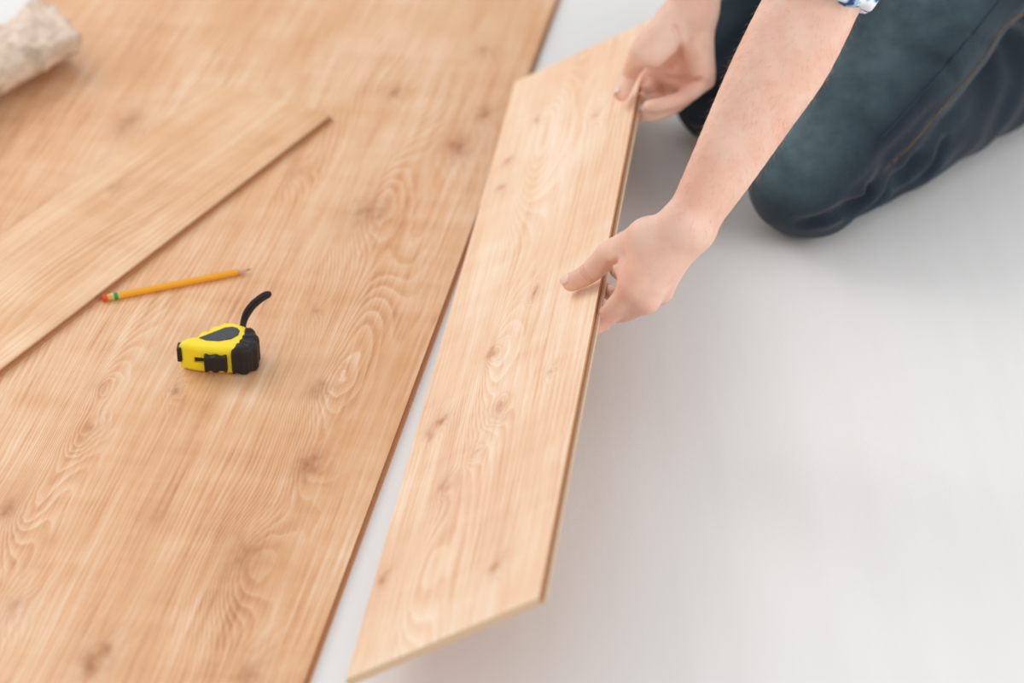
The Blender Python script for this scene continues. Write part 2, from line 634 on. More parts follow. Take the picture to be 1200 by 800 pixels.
# ------------------------------------------------------------------ body joints (metres, world)
# <JOINTS>
J = {
    'l_thumb': [[0.0624, 2.1699, 0.1386, 0.0096], [0.0809, 2.1642, 0.1538, 0.0112], [0.1029, 2.1631, 0.1766, 0.0138], [0.1395, 2.1326, 0.2179, 0.0145]],
    'l_web': [[0.1081, 2.1429, 0.19, 0.01], [0.1189, 2.1185, 0.1802, 0.01]],
    'l_index': [[0.1237, 2.104, 0.1747, 0.012], [0.1002, 2.1099, 0.1365, 0.0108], [0.0817, 2.1061, 0.123, 0.009], [0.0648, 2.1369, 0.1115, 0.008]],
    'l_middle': [[0.1388, 2.098, 0.1619, 0.0128], [0.1157, 2.1198, 0.1333, 0.0105], [0.0948, 2.1305, 0.1264, 0.0088], [0.078, 2.1635, 0.1158, 0.008]],
    'l_ring': [[0.1539, 2.1172, 0.1602, 0.012], [0.1363, 2.1418, 0.134, 0.01], [0.11, 2.1569, 0.1308, 0.0085], [0.093, 2.1863, 0.1229, 0.0078]],
    'l_pinky': [[0.1604, 2.1434, 0.1636, 0.0105], [0.1497, 2.1639, 0.1402, 0.009], [0.1272, 2.182, 0.1342, 0.0078], [0.1116, 2.2032, 0.1317, 0.007]],
    'l_wrist': [[0.1735, 2.1251, 0.2356, 0.016], [0.1863, 2.1282, 0.2257, 0.016]],
    'l_fore1': [[0.1744, 2.1271, 0.2385, 0.0185], [0.2079, 2.1651, 0.2869, 0.025], [0.2449, 2.2088, 0.3475, 0.03], [0.2731, 2.2396, 0.3903, 0.033], [0.3182, 2.2787, 0.4675, 0.034]],
    'l_fore2': [[0.1881, 2.1301, 0.2286, 0.0165], [0.2232, 2.1623, 0.2735, 0.023], [0.2628, 2.1993, 0.3259, 0.0285], [0.298, 2.2326, 0.3744, 0.033], [0.3363, 2.2736, 0.4509, 0.035]],
    'l_upper': [[0.3348, 2.2753, 0.4624, 0.042], [0.46, 2.42, 0.68, 0.052]],
    'r_thumb': [[0.1319, 2.5991, 0.138, 0.009], [0.1431, 2.6279, 0.1486, 0.0105], [0.1548, 2.5969, 0.1964, 0.013], [0.1904, 2.6301, 0.2195, 0.017]],
    'r_thenar': [[0.1673, 2.6002, 0.1924, 0.0185], [0.186, 2.6138, 0.2038, 0.0185]],
    'r_hypo': [[0.2215, 2.616, 0.1891, 0.017], [0.228, 2.6058, 0.1645, 0.015]],
    'r_palm': [[0.2024, 2.6443, 0.1955, 0.018], [0.2037, 2.6348, 0.145, 0.017], [0.1854, 2.6416, 0.1462, 0.014]],
    'r_index': [[0.194, 2.6438, 0.1404, 0.012], [0.1779, 2.6423, 0.1201, 0.01], [0.1627, 2.6201, 0.141, 0.008]],
    'r_middle': [[0.2124, 2.6358, 0.1375, 0.012], [0.1919, 2.6288, 0.1178, 0.01], [0.1749, 2.6226, 0.1175, 0.009], [0.1585, 2.6282, 0.1169, 0.0082]],
    'r_ring': [[0.2262, 2.6246, 0.1387, 0.0118], [0.1982, 2.5975, 0.1249, 0.01], [0.1751, 2.5851, 0.1188, 0.009], [0.1588, 2.5869, 0.1143, 0.008]],
    'r_pinky': [[0.2331, 2.6108, 0.1504, 0.0112], [0.2078, 2.5804, 0.1444, 0.0096], [0.1818, 2.5691, 0.14, 0.0088], [0.1646, 2.5701, 0.136, 0.008]],
    'r_fore': [[0.2174, 2.6432, 0.2301, 0.03], [0.245, 2.69, 0.4, 0.038], [0.262, 2.74, 0.48, 0.042]],
    'r_upper': [[0.262, 2.74, 0.48, 0.044], [0.24, 2.68, 0.7, 0.052]],
    'l_cuff': [[0.3215, 2.2543, 0.4217, 0.05]],
    'l_cuffcut': [[0.3373, 2.2316, 0.4326, 0.05]],
    'r_fill': [[0.1788, 2.6428, 0.1571, 0.013], [0.1669, 2.6414, 0.1369, 0.011]],
    'r_crease': [[0.1932, 2.6081, 0.2224, 0.003], [0.2006, 2.6025, 0.2049, 0.003], [0.2014, 2.6169, 0.1795, 0.003], [0.192, 2.6206, 0.1616, 0.003]],
    'r_crease2': [[0.1883, 2.62, 0.148, 0.003], [0.2065, 2.6135, 0.149, 0.003], [0.2253, 2.5932, 0.1618, 0.003]],
    'l_webfold': [[0.1076, 2.1288, 0.1904, 0.002], [0.1032, 2.1446, 0.1744, 0.002], [0.1003, 2.156, 0.1589, 0.002]],
}
# </JOINTS>

# ------------------------------------------------------------------ person
person = thing('person', 'kneeling person in dark blue jeans and rolled sleeves gripping the tilted plank', 'person', (0.47, 2.7, 0))


def pp(name, me, mats, parent=None):
    o = link(name, me, mats)
    o.parent = parent or person
    if parent is None:
        o.location = -person.location
    return o


M_skin = NT('skin', 0.48)
oc = M_skin.obj()
a = M_skin.noise(oc, 16, 3)
b = M_skin.noise(oc, 75, 3)
c = M_skin.mix(M_skin.remap(a, .38, .64), lin((240, 202, 182)), lin((233, 182, 158)))
c = M_skin.mix(M_skin.remap(b, .5, .8, 0, .22), c, lin((220, 150, 130)))
M_skin.base(c)
M_skin.b.inputs['Subsurface Weight'].default_value = 0.25
M_skin.b.inputs['Subsurface Radius'].default_value = (0.9, 0.35, 0.2)
M_skin.b.inputs['Subsurface Scale'].default_value = 0.006
M_skin.b.inputs['Specular IOR Level'].default_value = 0.35


def crease(j, k, off, wid, mask):
    """Skin fold across a finger: a narrow groove at a joint."""
    c_, a_ = Vector(j[:3]), Vector(k[:3])
    ax = (a_ - c_).normalized()
    d = M_skin.n('ShaderNodeVectorMath', operation='SUBTRACT')
    M_skin.put(d.inputs[0], oc)
    d.inputs[1].default_value = c_ + ax * off
    dt = M_skin.n('ShaderNodeVectorMath', operation='DOT_PRODUCT')
    M_skin.put(dt.inputs[0], d.outputs[0])
    dt.inputs[1].default_value = ax
    wv = M_skin.math('MULTIPLY', M_skin.math('SUBTRACT', b, 0.5), 0.004)
    q = M_skin.math('DIVIDE', M_skin.math('ADD', dt.outputs['Value'], wv), wid)
    g = M_skin.math('EXPONENT', M_skin.math('MULTIPLY', M_skin.math('MULTIPLY', q, q), -1.0))
    ln = M_skin.n('ShaderNodeVectorMath', operation='LENGTH')
    M_skin.put(ln.inputs[0], d.outputs[0])
    return M_skin.math('MULTIPLY', g, M_skin.remap(ln.outputs['Value'], mask, mask * 0.6))


red = 0.0
for key_ in ('l_index', 'l_middle', 'l_ring', 'r_pinky', 'r_ring'):
    for jj in J[key_][:2]:
        nd = M_skin.n('ShaderNodeVectorMath', operation='DISTANCE')
        M_skin.put(nd.inputs[0], oc)
        nd.inputs[1].default_value = jj[:3]
        red = M_skin.math('MAXIMUM', red, M_skin.remap(nd.outputs['Value'], 0.022, 0.006))
c = M_skin.mix(M_skin.math('MULTIPLY', red, 0.45), c, lin((224, 150, 132)))
M_skin.base(c)
hgt = M_skin.math('MULTIPLY', M_skin.noise(oc, 620, 3, 0.6), 0.35)
for off in (-0.0022, 0.0004, 0.0028):
    hgt = M_skin.math('SUBTRACT', hgt, crease(J['l_thumb'][1], J['l_thumb'][2], off, 0.0007, 0.015))
for off in (-0.001, 0.002):
    hgt = M_skin.math('SUBTRACT', hgt, crease(J['r_pinky'][1], J['r_pinky'][2], off, 0.0006, 0.012))
M_skin.bump(hgt, 0.7, 0.0018)
M_skin = M_skin.m

S = Field()
# near (left) hand and arm
S.limb(J['l_fore1'], 0.02)
S.limb(J['l_fore2'], 0.022)
wr = J['l_wrist']
S.chain(wr, 0.02)
for nm, wi in (('l_index', 0.15), ('l_middle', 0.4), ('l_ring', 0.7), ('l_pinky', 1.0)):
    p = J[nm][0]
    q = [wr[0][t] * (1 - wi) + wr[1][t] * wi for t in range(3)]
    S.cone(q, p[:3], 0.0165, p[3], 0.011)
S.cone(wr[0][:3], J['l_thumb'][3][:3], 0.017, 0.016, 0.016)
S.cone(J['l_thumb'][3][:3], J['l_index'][0][:3], 0.015, 0.011, 0.014)
S.cone(J['l_thumb'][3][:3], J['l_thumb'][2][:3], 0.016, J['l_thumb'][2][3], 0.012)
S.chain(J['l_web'], 0.010)
S.limb(J['l_thumb'][:4], 0.007)
# fingers: blended with the hand at the knuckle only
for nm in ('l_index', 'l_middle', 'l_ring', 'l_pinky'):
    S.limb(J[nm], 0.006, 3)
S.chain(J['l_upper'], 0.02)
# far (right) hand and arm
S.chain(J['r_fore'], 0.02)
S.chain(J['r_upper'], 0.02)
fr = J['r_fore'][0]
for nm in ('r_index', 'r_middle', 'r_ring', 'r_pinky'):
    p = J[nm][0]
    S.cone(fr[:3], p[:3], 0.022, p[3], 0.012)
S.chain(J['r_palm'], 0.012)
S.chain(J['r_fill'], 0.010)
S.chain(J['r_hypo'], 0.012)
S.chain(J['r_thenar'], 0.012)
th = J['r_thumb']
S.cone(fr[:3], th[3][:3], 0.024, th[3][3], 0.015)
S.cone(th[3][:3], th[2][:3], th[3][3], th[2][3], 0.012)
S.limb(th, 0.006)
for nm in ('r_index', 'r_middle', 'r_ring', 'r_pinky'):
    S.limb(J[nm], 0.004, 3)
# palm creases of the far hand and folds at the near thumb web
for nm, rr in (('r_crease', 0.0030), ('r_crease2', 0.0022), ('l_webfold', 0.0022)):
    for a_, b_ in zip(J[nm][:-1], J[nm][1:]):
        S.cone(a_[:3], b_[:3], rr, rr * 0.8, 0.006, True)
# shoulders, neck and head
shL, shR = (0.46, 2.42, 0.68), (0.24, 2.68, 0.70)
chest = (0.37, 2.60, 0.64)
S.cone(shL, shR, 0.06, 0.06, 0.05)
S.cone(chest, (0.45, 2.76, 0.45), 0.10, 0.09, 0.05)
fw = Vector((-0.75, -0.66, 0)).normalized()
neck0, neck1 = Vector((0.335, 2.53, 0.72)), Vector((0.275, 2.475, 0.81))
S.cone(neck0, neck1, 0.062, 0.056, 0.03)
hd = Vector((0.235, 2.44, 0.89))
face = (fw * 0.72 + Vector((0, 0, -0.70))).normalized()      # looks down at the hands
crown = (Vector((0, 0, 1)) - face * face.z).normalized()
side = crown.cross(face)
RH = Matrix((side, face, crown)).transposed()


def hp_(x, y, z):
    return hd + side * x + face * y + crown * z


S.ell(hd + crown * 0.02, (0.076, 0.096, 0.092), 0.02, RH)
S.ell(hp_(0, 0.030, -0.035), (0.060, 0.062, 0.075), 0.03, RH)
S.ell(hp_(0, 0.065, -0.085), (0.030, 0.026, 0.022), 0.02, RH)
for sx in (-1, 1):
    S.ell(hp_(0.034 * sx, 0.096, 0.004), (0.018, 0.014, 0.012), 0.01, RH, sub=True)
    S.ell(hp_(0.034 * sx, 0.080, 0.003), (0.014, 0.013, 0.012), 0.004, RH)
    S.ell(hp_(0.080 * sx, -0.004, -0.005), (0.010, 0.020, 0.032), 0.006, RH)
    S.ell(hp_(0.038 * sx, 0.068, -0.035), (0.022, 0.020, 0.018), 0.02, RH)
S.cone(hp_(0, 0.092, 0.012), hp_(0, 0.114, -0.024), 0.008, 0.012, 0.012)
S.ell(hp_(0, 0.092, -0.056), (0.024, 0.010, 0.006), 0.006, RH)
S.ell(hp_(0, 0.090, -0.066), (0.020, 0.010, 0.006), 0.005, RH)
body = pp('body', surface(S, (-0.02, 2.02, 0.0), (0.62, 2.95, 1.06), 0.0015), M_skin)

M_down = plain('arm_hair', (188, 140, 106), 0.6, 0.3)


def arm_hair():
    n = len(body.data.vertices)
    co = np.empty(n * 3, np.float32)
    no = np.empty(n * 3, np.float32)
    body.data.vertices.foreach_get('co', co)
    body.data.vertices.foreach_get('normal', no)
    co, no = co.reshape(-1, 3), no.reshape(-1, 3)
    rng = np.random.default_rng(3)
    V, Fc = [], []
    for key, cnt in (('l_fore1', 1500), ('r_fore', 300)):
        a, b = np.array(J[key][0][:3]), np.array(J[key][-1][:3])
        ax = (a - b) / np.linalg.norm(a - b)
        s_ = (co - b) @ ax
        L = np.linalg.norm(a - b)
        d = np.linalg.norm((co - b) - s_[:, None] * ax, axis=1)
        idx = np.nonzero((s_ > 0.03) & (s_ < L + 0.004) & (d < 0.075))[0]
        for i in rng.choice(idx, min(cnt, len(idx)), replace=False):
            p, m_ = Vector(co[i]), Vector(no[i])
            t_ = (Vector(ax) + Vector(rng.normal(0, 0.35, 3)) + m_ * 0.45).normalized()
            ln = rng.uniform(0.005, 0.011)
            sd = t_.cross(m_).normalized() * 0.00006
            q1 = p + t_ * ln * 0.5 + m_ * 0.001
            q2 = p + t_ * ln + m_ * 0.0006
            k = len(V)
            V += [p - sd, p + sd, p + m_ * 0.0001, q1 - sd * .8, q1 + sd * .8, q1 + m_ * 0.0001, q2]
            Fc += [(k, k + 1, k + 4, k + 3), (k + 1, k + 2, k + 5, k + 4), (k + 2, k, k + 3, k + 5),
                   (k + 3, k + 4, k + 6), (k + 4, k + 5, k + 6), (k + 5, k + 3, k + 6)]
    o = pp('arm_hair', mesh(V, Fc, False), M_down, body)
    o['kind'] = 'stuff'


arm_hair()

# nails
M_nail = plain('fingernail', (240, 200, 186), 0.28, 0.5)


def nail(tip, prev, rad, up, name='fingernail'):
    tip, prev, up = Vector(tip), Vector(prev), Vector(up)
    t = (tip - prev).normalized()
    up = (up - t * up.dot(t)).normalized()
    s_ = t.cross(up)
    V, Fc = [], []
    nu, nv = 9, 8
    for i in range(nu):
        for j in range(nv):
            a = (i / (nu - 1) - 0.5) * 1.55
            q = (j / (nv - 1)) * 2 - 1
            wdt = math.sqrt(max(0.0, 1 - max(0, abs(q) - 0.45) ** 2 / 0.34))
            a *= wdt
            rr = rad + 0.0003 - 0.0012 * max(0, q) ** 2
            V.append(tip + t * (q * rad * 0.68 + rad * 0.10) + (s_ * math.sin(a) + up * math.cos(a)) * rr)
    for i in range(nu - 1):
        for j in range(nv - 1):
            Fc.append((i * nv + j, i * nv + j + 1, (i + 1) * nv + j + 1, (i + 1) * nv + j))
    o = pp(name, mesh(V, Fc), M_nail, body)
    md = o.modifiers.new('s', 'SOLIDIFY')
    md.thickness = 0.0007
    md.offset = 0
    return o


nail(J['l_thumb'][0][:3], J['l_thumb'][1][:3], J['l_thumb'][0][3], n_ + Vector((-.25, -.25, .2)), 'thumbnail')
nail(J['r_thumb'][0][:3], J['r_thumb'][1][:3], J['r_thumb'][0][3], n_ + Vector((-.5, .1, 0)), 'thumbnail')

# hair
M_hair = plain('brown_hair', (74, 52, 38), 0.6, 0.3, 0.3, 60)
HF = Field()
HF.ell(hd + crown * 0.030 - face * 0.012, (0.086, 0.102, 0.094), 0.02, RH)
HF.ell(hp_(0, -0.05, -0.02), (0.074, 0.055, 0.07), 0.03, RH)
nf, hdv = np.array(face), np.array(hp_(0, 0.058, 0.05))
cutn = np.array((face * 0.95 - crown * 0.55).normalized())
HF.cut(lambda P: (P - hdv) @ cutn)
HF.disp(lambda P: 0.0022 * np.sin(P[:, 0] * 260 + np.sin(P[:, 1] * 90) * 2) * np.sin(P[:, 1] * 210 + P[:, 2] * 60))
pp('hair', surface(HF, hd - Vector((.16,) * 3), hd + Vector((.16,) * 3), 0.003), M_hair)

# jeans
M_jean = NT('dark_denim', 0.85)
oc = M_jean.obj()
big = M_jean.noise(oc, 7, 3)
tw = M_jean.noise(M_jean.mapv(oc, sc=(900, 300, 900), rot=(0, 0, .7)), 1.0, 2)
sl = M_jean.noise(oc, 26, 4, 0.6)
c = M_jean.mix(M_jean.remap(big, .4, .65), lin((25, 33, 45)), lin((42, 56, 64)))
sepj = M_jean.n('ShaderNodeSeparateXYZ')
M_jean.put(sepj.inputs[0], oc)


def jblob(x, y, z, r, ry=None):
    nd = M_jean.n('ShaderNodeVectorMath', operation='DISTANCE')
    M_jean.put(nd.inputs[0], oc)
    nd.inputs[1].default_value = (x, y, z)
    return M_jean.remap(nd.outputs['Value'], r, 0.0, 0.0, 1.0)


fade = M_jean.math('MAXIMUM', jblob(.30, 2.50, .16, .13), jblob(.36, 2.52, .27, .15))
fade = M_jean.math('MAXIMUM', fade, jblob(.45, 2.58, .36, .16))
fade = M_jean.math('MULTIPLY', fade, M_jean.remap(sl, .35, .65, .5, 1.0), clamp=True)
c = M_jean.mix(fade, c, lin((116, 142, 148)))
c = M_jean.mix(M_jean.remap(tw, .35, .75, 0, .3), c, lin((62, 78, 90)))
M_jean.base(c)
M_jean.b.inputs['Specular IOR Level'].default_value = 0.15
M_jean.b.inputs['Sheen Weight'].default_value = 0.15
M_jean.bump(M_jean.math('ADD', M_jean.math('MULTIPLY', tw, 0.3), M_jean.noise(oc, 38, 4, 0.65)), 0.5, 0.004)
M_jean = M_jean.m

kL, kR = Vector((.352, 2.512, .075)), Vector((.278, 2.752, .071))
sh = Vector((.75, .66, 0)).normalized()
hipL, hipR = Vector((.606, 2.736, .34)), Vector((.41, 2.96, .34))
anL, anR = kL + sh * 0.42 + Vector((0, 0, -.012)), kR + sh * 0.42 + Vector((0, 0, -.012))
JF = Field()
for k_, hip, an in ((kL, hipL, anL), (kR, hipR, anR)):
    mid = k_.lerp(hip, 0.5)
    JF.cone(k_, mid, 0.072, 0.088, 0.02)
    JF.cone(mid, hip, 0.088, 0.105, 0.02)
    cm = k_ + sh * 0.15 + Vector((0, 0, -.008))
    JF.cone(k_, cm, 0.070, 0.064, 0.012)
    JF.cone(cm, an, 0.064, 0.050, 0.010)
    JF.cone(k_ + sh * 0.16 + Vector((0, 0, .03)), an + Vector((0, 0, .035)), 0.055, 0.052, 0.02)
JF.cone(hipL, hipR, 0.11, 0.11, 0.05)
JF.cone(hipL.lerp(hipR, .5), Vector((.47, 2.80, .43)), 0.135, 0.12, 0.05)


def denim(P):
    x, y, z = P[:, 0], P[:, 1], P[:, 2]
    s_ = (x - kL.x) * sh.x + (y - kL.y) * sh.y
    t = -(x - kL.x) * sh.y + (y - kL.y) * sh.x
    w1 = np.sin(s_ * 46 + z * 30 + np.sin(t * 30) * 1.5) * np.sin(z * 24 + s_ * 20 + 1)
    near = np.exp(-((s_ - 0.10) / 0.09) ** 2) + np.exp(-((s_ - 0.02) / 0.05) ** 2) * 0.4
    w2 = np.sin(z * 150 - s_ * 90 + np.sin(t * 60) * 1.5) * near * np.exp(-(z / 0.14) ** 2)
    w3 = np.sin(s_ * 95 - z * 70 + t * 25) * np.exp(-((s_ - 0.33) / 0.10) ** 2)
    return 0.0022 * w1 + 0.0042 * w2 + 0.002 * w3


def on_surface(F_, p, d, far=0.25):
    """March from outside point p along direction d to the surface of the field."""
    p, d = np.array(p, float), np.array(d, float)
    d /= np.linalg.norm(d)
    t = 0.0
    for _ in range(400):
        v = F_((p + d * t)[None])[0]
        if v < 0.0004:
            return p + d * t
        t += min(max(v * 0.5, 0.0004), 0.01)
        if t > far:
            break
    return None


EYE = np.array((0, 0, 1.5))
FOLDS = [[(0.3015, 2.195, 0.1961), (0.3285, 2.1979, 0.2006), (0.3555, 2.2034, 0.2089), (0.3798, 2.2119, 0.2217)], [(0.3375, 2.2009, 0.2051), (0.3618, 2.2079, 0.2157), (0.3825, 2.2183, 0.2314), (0.396, 2.2283, 0.2464)], [(0.36, 2.195, 0.1961), (0.378, 2.2019, 0.2066), (0.3924, 2.2119, 0.2217), (0.4068, 2.2233, 0.2389)], [(0.405, 2.2133, 0.2239), (0.4158, 2.2218, 0.2367), (0.4248, 2.2332, 0.2539)], [(0.4366, 2.2233, 0.2389), (0.4483, 2.2317, 0.2517), (0.4573, 2.2432, 0.2689)], [(0.4366, 2.3053, 0.3628), (0.4681, 2.3063, 0.3643), (0.5041, 2.3003, 0.3553)], [(0.414, 2.2943, 0.3463), (0.4456, 2.2904, 0.3403), (0.4681, 2.2804, 0.3252)]]
for fold in FOLDS:
    q = [on_surface(JF, p, np.array(p) - EYE, 0.8) for p in catmull(fold, 4)]
    q = [a for a in q if a is not None]
    for i_, (a_, b_) in enumerate(zip(q[:-1], q[1:])):
        e = math.sin(math.pi * (i_ + 0.5) / len(q))
        JF.cone(a_, b_, 0.0015 + 0.0035 * e, 0.0015 + 0.0035 * e, 0.012, True)
JF.disp(denim)
JF.cut(lambda P: 0.0015 - P[:, 2])
jeans = pp('jeans', surface(JF, (0.12, 2.30, 0.0), (0.95, 3.30, 0.62), 0.004), M_jean)

# stitching and side seam that follow the denim surface
M_stitch = plain('golden_stitching', (104, 84, 50), 0.8, 0.2)
M_seam = plain('pale_side_seam', (50, 62, 76), 0.85, 0.2)


def surf_line(name, pts, F_, d, rad, mat, dash=0):
    q = [on_surface(F_, p, np.array(p) - np.array((0, 0, 1.5)), 0.8) for p in catmull(pts, 12)]
    q = [a for a in q if a is not None]
    if len(q) > 3:
        return pp(name, tube(q, rad, 6), mat, jeans)


surf_line('side_seam', [(0.3965, 2.2887, 0.2471), (0.413, 2.2983, 0.2616), (0.4277, 2.3074, 0.2754), (0.4589, 2.3267, 0.3045), (0.4864, 2.3444, 0.3313), (0.5139, 2.3631, 0.3596), (0.525, 2.3707, 0.3711)], JF, None, 0.0011, M_seam)
surf_line('stitching', [(0.4084, 2.2735, 0.2241), (0.4268, 2.2836, 0.2395), (0.446, 2.2958, 0.2578), (0.4653, 2.3089, 0.2777), (0.4864, 2.3216, 0.2969), (0.5048, 2.3342, 0.316), (0.5167, 2.3444, 0.3313), (0.5277, 2.3545, 0.3466), (0.5415, 2.3606, 0.3558), (0.5552, 2.3626, 0.3588)], JF, None, 0.0011, M_stitch)

# shirt
M_shirt = NT('patterned_shirt_cloth', 0.8)
oc = M_shirt.obj()
vo = M_shirt.n('ShaderNodeTexVoronoi')
M_shirt.put(vo.inputs['Vector'], M_shirt.mapv(oc, sc=(1, 1, 1)))
vo.inputs['Scale'].default_value = 60
fn = M_shirt.noise(oc, 52, 2, .5, 1.0)
c = M_shirt.ramp(fn, [(0.0, lin((30, 44, 96))), (0.44, lin((44, 62, 120))), (0.49, lin((150, 190, 220))), (0.56, lin((236, 240, 246))), (1.0, lin((240, 236, 240)))])
M_shirt.base(c)
M_shirt = M_shirt.m
SF = Field()


def V3(j):
    return Vector(j[:3])


eL, eR = V3(J['l_upper'][0]), V3(J['r_upper'][0])
fdir = (V3(J['l_fore1'][3]) - V3(J['l_fore1'][4])).normalized()
cuffL = Vector(J['l_cuff'][0][:3])
SF.cone(cuffL, eL, 0.0462, 0.051, 0.02)
SF.cone(eL, shL, 0.052, 0.072, 0.02)
fdr = (V3(J['r_fore'][0]) - eR).normalized()
SF.cone(eR + fdr * 0.06, eR, 0.052, 0.056, 0.02)
SF.cone(eR, shR, 0.056, 0.072, 0.02)
SF.cone(shL, shR, 0.078, 0.078, 0.04)
SF.cone(chest, (0.45, 2.76, 0.46), 0.130, 0.125, 0.06)
SF.cone((0.40, 2.45, 0.66), (0.52, 2.68, 0.46), 0.07, 0.085, 0.06)
SF.cone((0.27, 2.64, 0.66), (0.40, 2.86, 0.46), 0.07, 0.085, 0.06)
SF.cone(neck0 - Vector((0, 0, 0.01)), neck0.lerp(neck1, 0.35), 0.078, 0.070, 0.02)
SF.disp(lambda P: 0.002 * np.sin(P[:, 0] * 70 + P[:, 2] * 40) * np.sin(P[:, 1] * 55 - P[:, 2] * 60))
cL, fL = np.array(J['l_cuffcut'][0][:3]), np.array((-.245, -.535, -.809))
cR, fR = np.array(eR + fdr * 0.06), np.array(fdr)


def cuffcut(P):
    a = (P - cL) @ fL
    a = a + 0.003 * np.sin(P[:, 0] * 160 + 1)
    far = ((P - cL) ** 2).sum(1) > 0.09 ** 2
    a = np.where(far, -1, a)
    b = (P - cR) @ fR
    b = np.where(((P - cR) ** 2).sum(1) > 0.09 ** 2, -1, b)
    return np.maximum(a, b)


SF.cut(cuffcut)
shirt = pp('shirt', surface(SF, (0.1, 2.1, 0.3), (0.75, 3.05, 0.9), 0.003), M_shirt)

# shoes
M_shoe = plain('dark_shoe_leather', (38, 34, 34), 0.5, 0.4, 0.1)
M_sole = plain('black_rubber_sole', (26, 25, 26), 0.7, 0.3)
for an in (anL, anR):
    F1 = Field()
    heel = an + sh * 0.055 + Vector((0, 0, 0.012))
    ball = an + sh * 0.10 + Vector((0, 0, -0.028))
    toe = an + sh * 0.03 + Vector((0, 0, -0.034))
    F1.cone(an + sh * 0.01, heel, 0.040, 0.037, 0.02)
    F1.cone(heel, an + sh * 0.10 + Vector((0, 0, -0.02)), 0.037, 0.036, 0.02)
    F1.cone(an + sh * 0.10 + Vector((0, 0, -0.02)), an + sh * 0.16 + Vector((0, 0, -0.036)), 0.036, 0.026, 0.02)
    F1.cut(lambda P: 0.0015 - P[:, 2])
    sh_o = pp('shoe', surface(F1, an - Vector((.15, .15, .08)), an + Vector((.3, .3, .15)), 0.003), M_shoe)
    F2 = Field()
    F2.cone(heel + sh * 0.02 + Vector((0, 0, 0.006)), an + sh * 0.165 + Vector((0, 0, -0.026)), 0.034, 0.026, 0.01)
    pl0, pln = np.array(heel + sh * 0.018 + Vector((0, 0, 0.02))), np.array((sh * 0.45 + Vector((0, 0, 1))).normalized())
    F2.cut(lambda P: -((P - pl0) @ pln))
    F2.cut(lambda P: 0.0015 - P[:, 2])
    pp('sole', surface(F2, an - Vector((.15, .15, .08)), an + Vector((.3, .3, .15)), 0.003), M_sole, sh_o)

# ------------------------------------------------------------------ tape measure
tm = thing('tape_measure', 'yellow and black tape measure with wrist strap lying on the laid flooring', 'tape measure', (-0.32, 2.214, 0.008))
TB = [(-.3646, 2.1995), (-.3615, 2.2085), (-.3525, 2.2150), (-.3462, 2.2145), (-.3440, 2.2225), (-.3385, 2.2285), (-.3345, 2.2270), (-.3320, 2.2340), (-.3275, 2.2385), (-.3235, 2.2375), (-.3201, 2.2440), (-.3077, 2.2430),
      (-.2960, 2.2375), (-.2865, 2.2300), (-.2805, 2.2200), (-.2785, 2.2081), (-.2800, 2.1965), (-.2850, 2.1895), (-.2930, 2.1870), (-.3021, 2.1868), (-.3183, 2.1875), (-.3354, 2.1895), (-.3466, 2.1915), (-.3600, 2.1965)]
TB = [(x + .32, y - 2.214) for x, y in TB]


def poly_sdf(pts):
    V_ = np.array(pts)

    def f(P):
        p = P[:, :2]
        d = np.full(len(p), 1e9)
        s_ = np.ones(len(p))
        n = len(V_)
        for i in range(n):
            j = (i - 1) % n
            e = V_[j] - V_[i]
            w = p - V_[i]
            t = np.clip((w @ e) / (e @ e), 0, 1)
            b_ = w - t[:, None] * e
            d = np.minimum(d, (b_ ** 2).sum(1))
            c1 = p[:, 1] >= V_[i][1]
            c2 = p[:, 1] < V_[j][1]
            c3 = e[0] * w[:, 1] > e[1] * w[:, 0]
            fl_ = (c1 & c2 & c3) | (~c1 & ~c2 & ~c3)
            s_ = np.where(fl_, -s_, s_)
        return s_ * np.sqrt(d)
    return f


def slab(f2, z0, z1, rnd, inset=0.0):
    zc, hz = (z0 + z1) / 2, (z1 - z0) / 2

    def f(P):
        dx = f2(P) + inset + rnd
        dz = np.abs(P[:, 2] - zc) - hz + rnd
        return np.minimum(np.maximum(dx, dz), 0) + np.sqrt(np.maximum(dx, 0) ** 2 + np.maximum(dz, 0) ** 2) - rnd
    return f


def smx(a, b, k):
    h = np.maximum(k - np.abs(a - b), 0) / k
    return np.maximum(a, b) + h * h * k / 4


fb = poly_sdf(TB)
body_f = slab(fb, 0.0005, 0.034, 0.006)
gx = 0.0285


def grip_edge(P):
    # boundary of the rubber: slanting from the back right round to the front
    return 0.026 - 0.0105 * ((P[:, 1] - 0.010) / 0.036) ** 2 - P[:, 0]


def f_yellow(P):
    d = body_f(P)
    slot = np.maximum(np.maximum(np.abs(P[:, 0] + 0.016) - 0.011, np.abs(P[:, 2] - 0.017) - 0.0035), P[:, 1] + 0.0195)
    d = np.maximum(d, -slot)
    ts = np.maximum(np.maximum(P[:, 0] + 0.0415, np.abs(P[:, 2] - 0.017) - 0.008), np.abs(P[:, 1] + 0.014) - .012)
    return np.maximum(d, -ts)


def f_grip(P):
    a = np.arctan2(P[:, 1] + 0.004, P[:, 0] - 0.008)
    rib = 0.0009 * np.clip(np.sin(a * 13) * 2, -1, 1)
    return np.maximum(body_f(P) - 0.0012 - rib, grip_edge(P))


